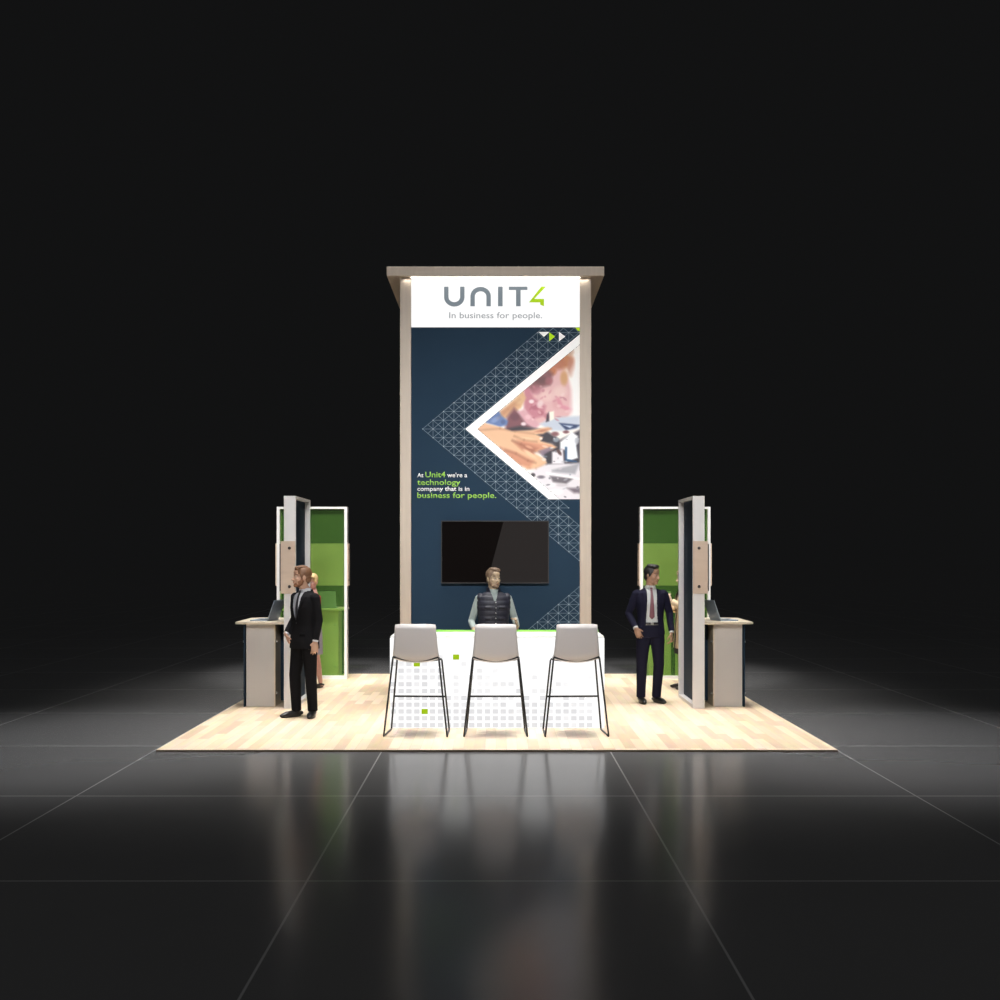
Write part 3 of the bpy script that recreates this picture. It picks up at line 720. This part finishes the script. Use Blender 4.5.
def person(loc, yaw, label, Hh, spec):
    s = Hh / 1.75
    t = empty('person', loc, R(yaw)); tag(t, label, 'person'); t.scale = (s, s, s)
    J = dict(pel=V3(0, 0, .95), neck=V3(0, .015, 1.475), head=V3(0, -.015, 1.632),
             shL=V3(.172, .01, 1.405), shR=V3(-.172, .01, 1.405), elL=V3(.225, .03, 1.13), elR=V3(-.225, .03, 1.13),
             wrL=V3(.235, -.05, .885), wrR=V3(-.235, -.05, .885), hipL=V3(.088, 0, .90), hipR=V3(-.088, 0, .90),
             knL=V3(.095, -.015, .49), knR=V3(-.095, -.015, .49), anL=V3(.10, .02, .085), anR=V3(-.10, .02, .085))
    J.update({k: V3(*v) for k, v in spec.get('J', {}).items()})
    fem = spec.get('female', False)
    skin = skin_mat('skin', spec['skin'])
    HX = Matrix.Translation(J['head']) @ Matrix.Rotation(R(spec.get('head_yaw', 0)), 4, 'Z') @ Matrix.Rotation(R(spec.get('head_pitch', 0)), 4, 'X')
    # ---- body: one continuous surface
    bm = bmesh.new()
    E = lambda c, r, rot=None: ell(bm, c, r, rot, HX)
    E((0, .020, .030), (.074, .094, .087)); E((0, -.018, -.030), (.060, .071, .083)); E((0, -.030, -.083), (.044, .052, .033))
    E((0, -.070, -.099), (.021, .019, .018)); E((0, -.078, .022), (.043, .012, .010)); E((0, -.062, .055), (.050, .028, .034))
    for q in (-1, 1):
        E((q*.036, -.058, -.028), (.023, .024, .024)); E((q*.076, .014, -.012), (.010, .021, .033), Matrix.Rotation(R(q*18), 4, 'Z'))
        E((q*.030, -.0715, .0098), (.0155, .0125, .0058)); E((q*.012, -.094, -.036), (.009, .011, .008)); E((q*.040, -.022, -.072), (.020, .040, .028))
    sweep(bm, [HX @ V3(0, -.080, .014), HX @ V3(0, -.094, -.012), HX @ V3(0, -.107, -.033)], [.008, .010, .0125], 10)
    E((0, -.088, -.060), (.022, .010, .006)); E((0, -.086, -.071), (.019, .010, .007))
    nr = .048 if fem else .057
    sweep(bm, [HX @ V3(0, .025, -.02), HX @ V3(0, .018, -.09), J['neck'] + V3(0, 0, .0), J['neck'] + V3(0, 0, -.06)], [nr*1.02, nr, nr*1.08, nr*1.45], 18)
    sw = spec.get('slim', 1.0)
    loft(bm, [(.90, 0, 0, .145*sw, .095), (1.0, 0, 0, .140*sw, .090), (1.10, 0, 0, .128*sw, .085), (1.22, 0, 0, .142*sw, .095), (1.33, 0, 0, .150*sw, .100), (1.40, 0, .005, .150*sw, .085), (1.45, 0, .01, .09, .06)])
    for q in 'LR':
        sg = 1 if q == 'L' else -1
        a, b, c = J['sh'+q], J['el'+q], J['wr'+q]
        sweep(bm, [a + V3(-sg*.022, 0, -.035), a.lerp(b, .5), b, b.lerp(c, .35), c], [.040, .041, .036, .036, .025], 12)
        a, b, c = J['hip'+q], J['kn'+q], J['an'+q]
        sweep(bm, [a, a.lerp(b, .4), b, b.lerp(c, .35), c], [.082, .074, .052, .052, .034], 14)
        fy = spec.get('foot'+q, sg*8); fd = Matrix.Rotation(R(fy), 3, 'Z') @ V3(0, -1, 0)
        sweep(bm, [c + V3(0, 0, -.045) - fd*.03, c + fd*.06 + V3(0, 0, -.045), c + fd*.13 + V3(0, 0, -.058)], [.028, .030, .020], 10)
        hd = spec.get('hand'+q)
        if hd is None:
            d = (J['wr'+q] - J['el'+q]).normalized(); hd = dict(d=d + V3(0, -.12, -.2), n=(-sg*.9, .35, 0), curl=.42)
        hand(bm, J['wr'+q], hd['d'], hd['n'], hd.get('side', 0) or (1 if Vector(hd['d']).cross(Vector(hd['n'])).dot(V3(0, -1, .1)) > 0 else -1), hd.get('curl', .35), 1, hd.get('thumb', .5), .94 if fem else 1.04)
    body = fuse('body', bm, skin, t, .0055, 3)
    bvh = BVHTree.FromPolygons([v.co for v in body.data.vertices], [p.vertices for p in body.data.polygons])
    hs = spec.get('hairc', (.12, .06, .03)); hm = mat('hair', hs, .55, noise=.35, nscale=60, bump=.4)
    # ---- face
    for q in (-1, 1):
        bm = bmesh.new(); ell(bm, (0, 0, 0), (.0120, .0110, .0070), None, HX @ Matrix.Translation((q*.030, -.0735, .002)), 16)
        for f in bm.faces:
            c = HX.inverted() @ f.calc_center_median(); f.material_index = 1 if math.hypot(c.x - q*.030, c.z - .002) < .0062 else 0
        build('eye', bm, [mat('eye_white', (.38, .35, .32), .4), mat('iris', (.03, .02, .015), .2)], t, True)
        rows = [[(q*(.017 + .030*k), .0215 + .006*math.sin(k*2.4) + h_) for k in np.linspace(0, 1, 7)] for h_ in (-.0035, .0035)]
        project(bvh, HX, rows, .0025, 'eyebrow', hm, t)
    rows = [[(x, -.0655 - .003*abs(x)/.022 + h_*(1 - (x/.026)**2)) for x in np.linspace(-.024, .024, 9)] for h_ in (-.009, .0, .008)]
    project(bvh, HX, rows, .001, 'lips', mat('lips', tuple(c*f for c, f in zip(spec['skin'], (.85, .55, .55))), .5), t, .002)
    if spec.get('beard'):
        bm = bmesh.new()
        def EB(c, r): ell(bm, c, r, None, HX)
        EB((0, -.032, -.086), (.0475, .0555, .0345)); EB((0, -.073, -.100), (.024, .021, .020))
        for q in (-1, 1): EB((q*.048, -.020, -.065), (.0155, .036, .036)); EB((q*.061, -.004, -.035), (.0095, .022, .040))
        EB((0, -.0865, -.050), (.024, .011, .0055))
        fuse('beard', bm, mat('beard', spec['beard'], .6, noise=.3, nscale=70, bump=.4), t, .005, 2)
    # ---- hair
    bm = bmesh.new()
    def EH(c, r, rot=None): ell(bm, c, r, rot, HX)
    style = spec.get('hair', 'short')
    if style in ('short', 'quiff', 'dark_quiff'):
        EH((0, .029, .044), (.0815, .099, .086)); EH((0, .058, -.018), (.064, .062, .070))
        for q in (-1, 1): EH((q*.069, .000, .018), (.010, .030, .040))
        if style == 'quiff':
            EH((.008, -.040, .108), (.052, .040, .022)); EH((.02, -.062, .094), (.040, .022, .020), Matrix.Rotation(R(-12), 4, 'Y')); EH((0, .01, .118), (.055, .06, .020))
        if style == 'dark_quiff':
            EH((.0, -.038, .112), (.062, .046, .030)); EH((.0, .02, .118), (.066, .066, .028))
            for k in range(18):
                a = rnd.uniform(-1, 1); b = rnd.uniform(-.055, .05); EH((a*.055, b, .125 - .02*a*a), (.014, .017, .014))
    if style == 'long':
        EH((0, .026, .046), (.083, .104, .090)); EH((0, .060, -.03), (.074, .062, .100)); EH((0, .062, -.12), (.066, .045, .080))
        for q in (-1, 1): EH((q*.074, .010, -.03), (.016, .044, .080)); EH((q*.034, -.052, .092), (.044, .034, .026), Matrix.Rotation(R(q*28), 4, 'Y'))
    if style == 'bun':
        EH((0, .028, .046), (.082, .101, .088)); EH((0, .062, .0), (.064, .058, .070)); EH((0, .115, .045), (.040, .036, .038))
        for q in (-1, 1): EH((q*.034, -.050, .090), (.044, .034, .024), Matrix.Rotation(R(q*25), 4, 'Y')); EH((q*.072, .0, .01), (.012, .030, .040))
    fuse('hair', bm, hm, t, .0055, 2)
    # ---- clothes
    cl = spec['clothes']
    TR = [(.0), ]
    def torso_rings(g, hem, flare=.0):
        rs = []
        for z, rx, ry in ((.80, .186, .132), (.88, .184, .130), (.97, .172, .120), (1.07, .160, .112), (1.17, .168, .117), (1.28, .184, .123), (1.35, .187, .120), (1.405, .175, .106), (1.44, .125, .085), (1.462, .085, .070)):
            if z >= hem - .03: rs.append((max(z, hem), 0, .008 if z > 1.3 else 0, rx*sw + g, ry + g))
        return rs
    def sleeves(bm, g, cuff=0.0, ends='LR', short=False):
        for q in ends:
            a, b, c = J['sh'+q], J['el'+q], J['wr'+q]
            c2 = c - (c-b).normalized()*cuff
            if short: sweep(bm, [a + V3(0, 0, -.005), a.lerp(b, .3), a.lerp(b, .65)], [.058+g, .056+g, .050+g], 16)
            else: sweep(bm, [a + V3(0, 0, -.008), a.lerp(b, .35), a.lerp(b, .75), b, b.lerp(c2, .4), c2], [.060+g, .057+g, .050+g, .0485+g, .045+g, .038+g], 16, round_ends=False)
            ell(bm, a + V3((-.008 if q == 'L' else .008), 0, -.008), (.062+g, .064+g, .052+g))
    if 'trousers' in cl:
        bm = bmesh.new()
        loft(bm, [(.84, 0, .005, .165*sw, .118), (.90, 0, .005, .166*sw, .118), (.97, 0, 0, .158*sw, .108), (1.03, 0, 0, .150*sw, .102)])
        for q in 'LR':
            a, b, c = J['hip'+q], J['kn'+q], J['an'+q]
            e_ = c + (c-b).normalized()*.015
            sweep(bm, [a + V3(0, 0, .0), a.lerp(b, .25), a.lerp(b, .6), b, b.lerp(c, .3), b.lerp(c, .7), e_], [.096, .094, .080, .068, .066, .060, .058], 20, round_ends=False)
        fuse('trousers', bm, mat('trouser_cloth', cl['trousers'], .85, spec=.15, noise=.12, nscale=18, bump=.15), t, .0065, 4)
    if 'belt' in cl:
        bm = bmesh.new(); loft(bm, [(1.005, 0, 0, .160*sw, .111), (1.035, 0, 0, .159*sw, .110)]); b_ = build('belt', bm, mat('belt_leather', (.01, .01, .011), .35), t, True)
        bm = bmesh.new(); box(bm, -.018, .018, -.118, -.108, 1.003, 1.037, bev=.002); build('buckle', bm, M['steel'], b_)
    if 'skirt' in cl:
        bm = bmesh.new(); loft(bm, [(.52, 0, 0, .175, .145), (.62, 0, 0, .176, .142), (.80, 0, 0, .176, .135), (.92, 0, .005, .165, .122), (1.02, 0, 0, .142, .102), (1.06, 0, 0, .136, .098)])
        fuse('skirt', bm, mat('skirt_cloth', cl['skirt'], .8), t, .008, 4)
    if 'shirt' in cl:
        bm = bmesh.new(); loft(bm, torso_rings(-.012, 1.0)[:-1] + [(1.455, 0, .008, .075, .064)])
        if cl.get('shirt_sleeves'): sleeves(bm, -.006, cl.get('cuff', .02), short=cl.get('short', False))
        else:
            for q in 'LR':
                b, c = J['el'+q], J['wr'+q]; d = (c-b).normalized(); sweep(bm, [c - d*.05, c - d*.002], [.034, .034], 14, round_ends=False)
        nb = J['neck']
        if not cl.get('no_collar'):
            sweep(bm, [nb + V3(0, .0, -.045), nb + V3(0, -.002, .000), nb + V3(0, -.001, .028)], [nr+.030, nr+.014, nr+.009], 22, round_ends=False)
        sh = fuse('shirt', bm, mat('shirt_cloth', cl['shirt'], .7, noise=.05, nscale=12), t, .0055, 3)
    if 'shirt' in cl or 'coat' in cl: pass
    def shirt_bvh(): return BVHTree.FromPolygons([v.co for v in sh.data.vertices], [p.vertices for p in sh.data.polygons])
    if 'tie' in cl:
        sb = shirt_bvh(); I = Matrix.Identity(4); tm = mat('tie_silk', cl['tie'], .45, noise=.2, nscale=90)
        o = project(sb, I, strip([(0, 1.477, .017), (0, 1.452, .013)], 0), .010, 'tie', tm, t, .008)
        end = cl.get('tie_end', 1.06)
        zz = list(np.linspace(1.450, end + .03, 9)); ws = list(np.linspace(.013, .034, 9))
        project(sb, I, strip([(0, z, w_) for z, w_ in zip(zz, ws)] + [(0, end, .003)], 0), .006, 'tie_blade', tm, o, .005)
        for q in (-1, 1):
            rows = [[(q*.008, 1.495), (q*.035, 1.500)], [(q*.014, 1.482), (q*.046, 1.482)], [(q*.034, 1.450), (q*.058, 1.462)]]
            project(sb, I, rows, .006, 'collar_flap', sh.data.materials[0], sh, .004)
    if 'jacket' in cl:
        bm = bmesh.new(); hem = cl.get('hem', .80)
        loft(bm, torso_rings(.006, hem)); sleeves(bm, .0, .022)
        nb = J['neck']; sweep(bm, [nb + V3(0, .012, -.04), nb + V3(0, .010, .010)], [nr+.040, nr+.017], 22, round_ends=False)
        jm = mat('suit_cloth', cl['jacket'], .85, spec=.15, noise=.10, nscale=20, bump=.12)
        jk = fuse('suit_jacket', bm, jm, t, .0055, 4)
        op = cl['opening']      # list of (z, x_left, x_right): half gap
        def gap(z):
            if z <= op[0][0]: return op[0][1:]
            for a, b in zip(op, op[1:]):
                if a[0] <= z <= b[0]:
                    k = (z-a[0])/(b[0]-a[0]); return (a[1]+(b[1]-a[1])*k, a[2]+(b[2]-a[2])*k)
            return (-.09, .09) if z < 1.6 else (0, 0)
        zlow = op[0][0]
        cut_faces(jk, lambda c, n: c.z > zlow and c.y < .03 and gap(c.z)[0] < c.x < gap(c.z)[1] and (c.y < -.03 or c.z > 1.43))
        jb = BVHTree.FromPolygons([v.co for v in jk.data.vertices], [p.vertices for p in jk.data.polygons])
        # lapels and pocket flaps
        for q in (-1, 1):
            rows = []
            zs = np.linspace(max(cl.get('lapel_end', 1.12), zlow + .01), 1.43, 9 if 'roll' not in cl else 25)
            for k, z in enumerate(zs):
                e_ = gap(z)[1 if q > 0 else 0]; wl = max(.016, .010 + .042*((z - cl.get('roll', zs[0])) / (1.43 - cl.get('roll', zs[0])))**.8 if z > cl.get('roll', zs[0]) else 0)
                if k == len(zs) - 3: wl += .012
                rows.append([(e_ + q*(.008 + wl*u), z) for u in np.linspace(0, 1, 5)])
            project(jb, Matrix.Identity(4), rows, .006, 'lapel', jm, jk, .004)
            rows = [[(q*x, z) for x in np.linspace(.07, .145, 5)] for z in (.99, .955)]
            project(jb, Matrix.Identity(4), rows, .004, 'pocket_flap', jm, jk, .003)
        if cl.get('button'):
            for z in cl['button']:
                hit = jb.ray_cast(V3(.008, -.6, z), V3(0, 1, 0)); bm = bmesh.new(); cyl(bm, hit[0], (0, 1, 0), .008, .008); build('button', bm, M['black_plastic'], jk)
    if 'vest' in cl:
        bm = bmesh.new(); loft(bm, torso_rings(.026, .86))
        for q in (-1, 1): ell(bm, (q*.165, .008, 1.392), (.050, .085, .060))
        nb = J['neck']; sweep(bm, [nb + V3(0, .005, -.05), nb + V3(0, .004, -.01), nb + V3(0, .004, .048)], [nr+.050, nr+.033, nr+.026], 22, round_ends=False)
        vm = mat('quilted_vest', cl['vest'], .6, noise=.12, nscale=10)
        vt = fuse('vest', bm, vm, t, .006, 3)
        for v in vt.data.vertices:      # quilting
            k = abs(math.sin(v.co.z * math.pi / .062)); n = v.normal; v.co += n * (.006 * (k ** .5 - .7)) if v.co.z < 1.44 else n * 0
        cut_faces(vt, lambda c, n: c.y < -.02 and c.z > 1.36 and abs(c.x) < .012 + (c.z - 1.36) * .30)
        cut_faces(vt, lambda c, n: c.y < -.02 and c.z <= 1.0 and abs(c.x + .005) < (1.0 - c.z) * .28)
        vb = BVHTree.FromPolygons([v.co for v in vt.data.vertices], [p.vertices for p in vt.data.polygons])
        project(vb, Matrix.Identity(4), strip([(.008, z, .011) for z in np.linspace(1.0, 1.35, 12)], 0), .004, 'placket', mat('placket_cloth', tuple(c*.6 for c in cl['vest']), .6), vt, .003)
        for z in np.linspace(1.02, 1.34, 6):
            hit = vb.ray_cast(V3(.008, -.6, z), V3(0, 1, 0)); bm = bmesh.new(); cyl(bm, hit[0] + V3(0, -.006, 0), (0, 1, 0), .007, .006); build('snap', bm, M['steel'], vt, True)
        for q in (-1, 1):
            for z in (1.30, 1.16):
                rows = [[(q*x, zz) for x in np.linspace(.045, .13, 6)] for zz in (z, z - .018, z - .036)]
                project(vb, Matrix.Identity(4), rows, .006, 'pocket_flap', vm, vt, .005)
    if 'coat' in cl:
        bm = bmesh.new(); hem = cl['coat_hem']
        loft(bm, [(hem, 0, .01, .215, .165), (.80, 0, .008, .198, .150)] + torso_rings(.016, .88)); sleeves(bm, .010, .01)
        nb = J['neck']; sweep(bm, [nb + V3(0, .012, -.04), nb + V3(0, .012, .020)], [nr+.046, nr+.024], 22, round_ends=False)
        ck = fuse('coat', bm, mat('coat_wool', cl['coat'], .85, noise=.06, nscale=25), t, .0065, 4)
        cut_faces(ck, lambda c, n: c.y < -.02 and abs(c.x) < .035 + max(0, c.z - 1.2)*.15 and c.z < 1.6)
    # ---- shoes
    for q in 'LR':
        sg = 1 if q == 'L' else -1; c = J['an'+q]; fd = Matrix.Rotation(R(spec.get('foot'+q, sg*8)), 3, 'Z') @ V3(0, -1, 0)
        bm = bmesh.new(); g = V3(c.x, c.y, 0)
        sweep(bm, [g - fd*.055 + V3(0, 0, .042), g + V3(0, 0, .046), g + fd*.06 + V3(0, 0, .044), g + fd*.13 + V3(0, 0, .036), g + fd*.185 + V3(0, 0, .028)], [.034, .040, .043, .044, .030] if not fem else [.026, .031, .032, .034, .020], 16, flat=(0, 0, 1), fs=.78)
        sweep(bm, [g + V3(0, 0, .05), g + V3(0, 0, .095)], [.042, .044] if not fem else [.030, .030], 16, round_ends=False)
        # sole
        if True:
            ring = []
            for k in range(24):
                a = 2*math.pi*k/24; l = .062 + .062*math.cos(a)*2.0; wv = .042 + .006*math.cos(a - .0)
                if fem: wv *= .8
                ring.append(g + fd*l + V3(-fd.y, fd.x, 0)*wv*math.sin(a))
            lo = [bm.verts.new((p.x, p.y, .001)) for p in ring]; hi = [bm.verts.new((p.x, p.y, .022)) for p in ring]
            bm.faces.new(lo[::-1]); bm.faces.new(hi)
            for k in range(24): bm.faces.new((lo[k], lo[(k+1) % 24], hi[(k+1) % 24], hi[k]))
        o = fuse('shoe', bm, mat('shoe_leather', cl.get('shoe', (.012, .012, .013)), .35), t, .005, 2)
        for v in o.data.vertices: v.co.z = max(v.co.z, .001)
    return t

def pos(px, Y): return ((px - VX) / F * Y, Y, 0)
# man in a black suit at the left, in profile towards the left
person(pos(304.5, 12.55), -44, 'bearded man in a black suit and dark tie standing at the left front', 1.74, dict(slim=1.09,
    skin=(.50, .30, .21), hair='quiff', hairc=(.16, .075, .035), beard=(.25, .11, .055), head_yaw=-22,
    J=dict(head=(-.006, -.04, 1.632), elL=(.222, .04, 1.13), wrL=(.222, -.01, .885), elR=(-.232, .03, 1.14), wrR=(-.185, -.13, .955),
           shL=(.186, .01, 1.405), shR=(-.186, .01, 1.405), anR=(-.075, -.060, .085), knR=(-.09, -.07, .49), anL=(.085, .055, .085), knL=(.095, .02, .49)),
    footL=42, footR=-6, handL=dict(d=(.02, -.10, -1), n=(-.85, .5, 0), curl=.38), handR=dict(d=(.35, .25, -1), n=(.5, .8, .3), curl=.5),
    clothes=dict(trousers=(.0055, .0055, .007), shirt=(.62, .63, .68), tie=(.03, .03, .035), jacket=(.006, .006, .0075), lapel_end=1.16, button=[1.10],
                 opening=[(1.13, -.002, .002), (1.2, -.034, .034), (1.32, -.062, .062), (1.42, -.074, .074), (1.47, -.07, .07)])))
# man in an open navy suit at the right
person(pos(650.3, 13.72), 4, 'dark-haired man in an open navy suit with a mauve tie at the right', 1.735, dict(
    skin=(.33, .19, .125), hair='dark_quiff', hairc=(.012, .010, .010), head_yaw=42, head_pitch=4,
    J=dict(head=(.022, -.02, 1.632), elL=(.255, .03, 1.15), wrL=(.262, -.06, .895), elR=(-.270, .06, 1.14), wrR=(-.205, -.10, .955),
           hipL=(.085, 0, .90), knL=(.105, -.02, .49), anL=(.085, .03, .085), hipR=(-.085, 0, .90), knR=(-.115, -.02, .49), anR=(-.115, .03, .085)),
    footL=20, footR=2, handL=dict(d=(.0, -.10, -1), n=(-.8, .5, 0), curl=.5), handR=dict(d=(.42, -.05, -1), n=(.35, .9, .1), curl=.4),
    clothes=dict(trousers=(.009, .009, .022), belt=1, shirt=(.50, .53, .53), tie=(.17, .065, .085), tie_end=1.075, jacket=(.009, .009, .023), hem=.84, lapel_end=.86, roll=1.12,
                 opening=[(.80, -.10, .085), (1.0, -.085, .078), (1.15, -.072, .062), (1.3, -.066, .060), (1.42, -.062, .062), (1.47, -.07, .07)])))
# man behind the counter
person(pos(493.5, 13.02), 8, 'man in a quilted navy vest over a grey shirt behind the counter', 1.71, dict(
    skin=(.36, .27, .18), hair='quiff', hairc=(.13, .085, .055), beard=(.20, .13, .085), head_yaw=24,
    J=dict(elL=(.272, .02, 1.12), wrL=(.262, -.20, 1.045), elR=(-.272, .03, 1.10), wrR=(-.262, -.18, 1.02)),
    handL=dict(d=(-.2, -.25, .95), n=(-.9, -.1, -.2), curl=.6, thumb=.2), handR=dict(d=(.2, -.9, -.1), n=(.1, .1, -1), curl=.25),
    clothes=dict(trousers=(.02, .022, .03), shirt=(.27, .32, .31), shirt_sleeves=True, vest=(.008, .009, .020))))
# woman in red behind the man in black
person(pos(313.0, 15.25), -62, 'blonde woman in a red top and grey skirt behind the man in black', 1.60, dict(
    skin=(.55, .30, .25), hair='bun', hairc=(.52, .36, .17), head_yaw=42, head_pitch=8, female=True, slim=.84,
    J=dict(anL=(.06, .10, .085), knL=(.08, .03, .49), anR=(-.07, -.03, .085), wrL=(.225, -.08, .90), elL=(.225, .02, 1.13), wrR=(-.18, -.16, .95)), footL=30,
    clothes=dict(shirt=(.42, .03, .04), shirt_sleeves=True, no_collar=True, skirt=(.30, .27, .33), shoe=(.02, .015, .015))))
# woman in a cream coat, mostly hidden by the right partition
person(pos(684.5, 15.15), -82, 'woman in a cream coat over black, half hidden behind the right partition', 1.66, dict(
    skin=(.52, .36, .27), hair='long', hairc=(.50, .38, .24), head_yaw=0, head_pitch=6, female=True, slim=.86,
    J=dict(elL=(.21, -.03, 1.15), wrL=(.10, -.235, 1.30), elR=(-.215, -.02, 1.14), wrR=(-.10, -.22, 1.20)),
    handL=dict(d=(-.35, -.35, .75), n=(-.5, .7, .1), curl=.7), handR=dict(d=(.5, -.3, .6), n=(.3, .9, 0), curl=.5),
    clothes=dict(shirt=(.015, .015, .018), no_collar=True, skirt=(.015, .015, .018), coat=(.66, .52, .34), coat_hem=.60, shoe=(.02, .015, .015))))
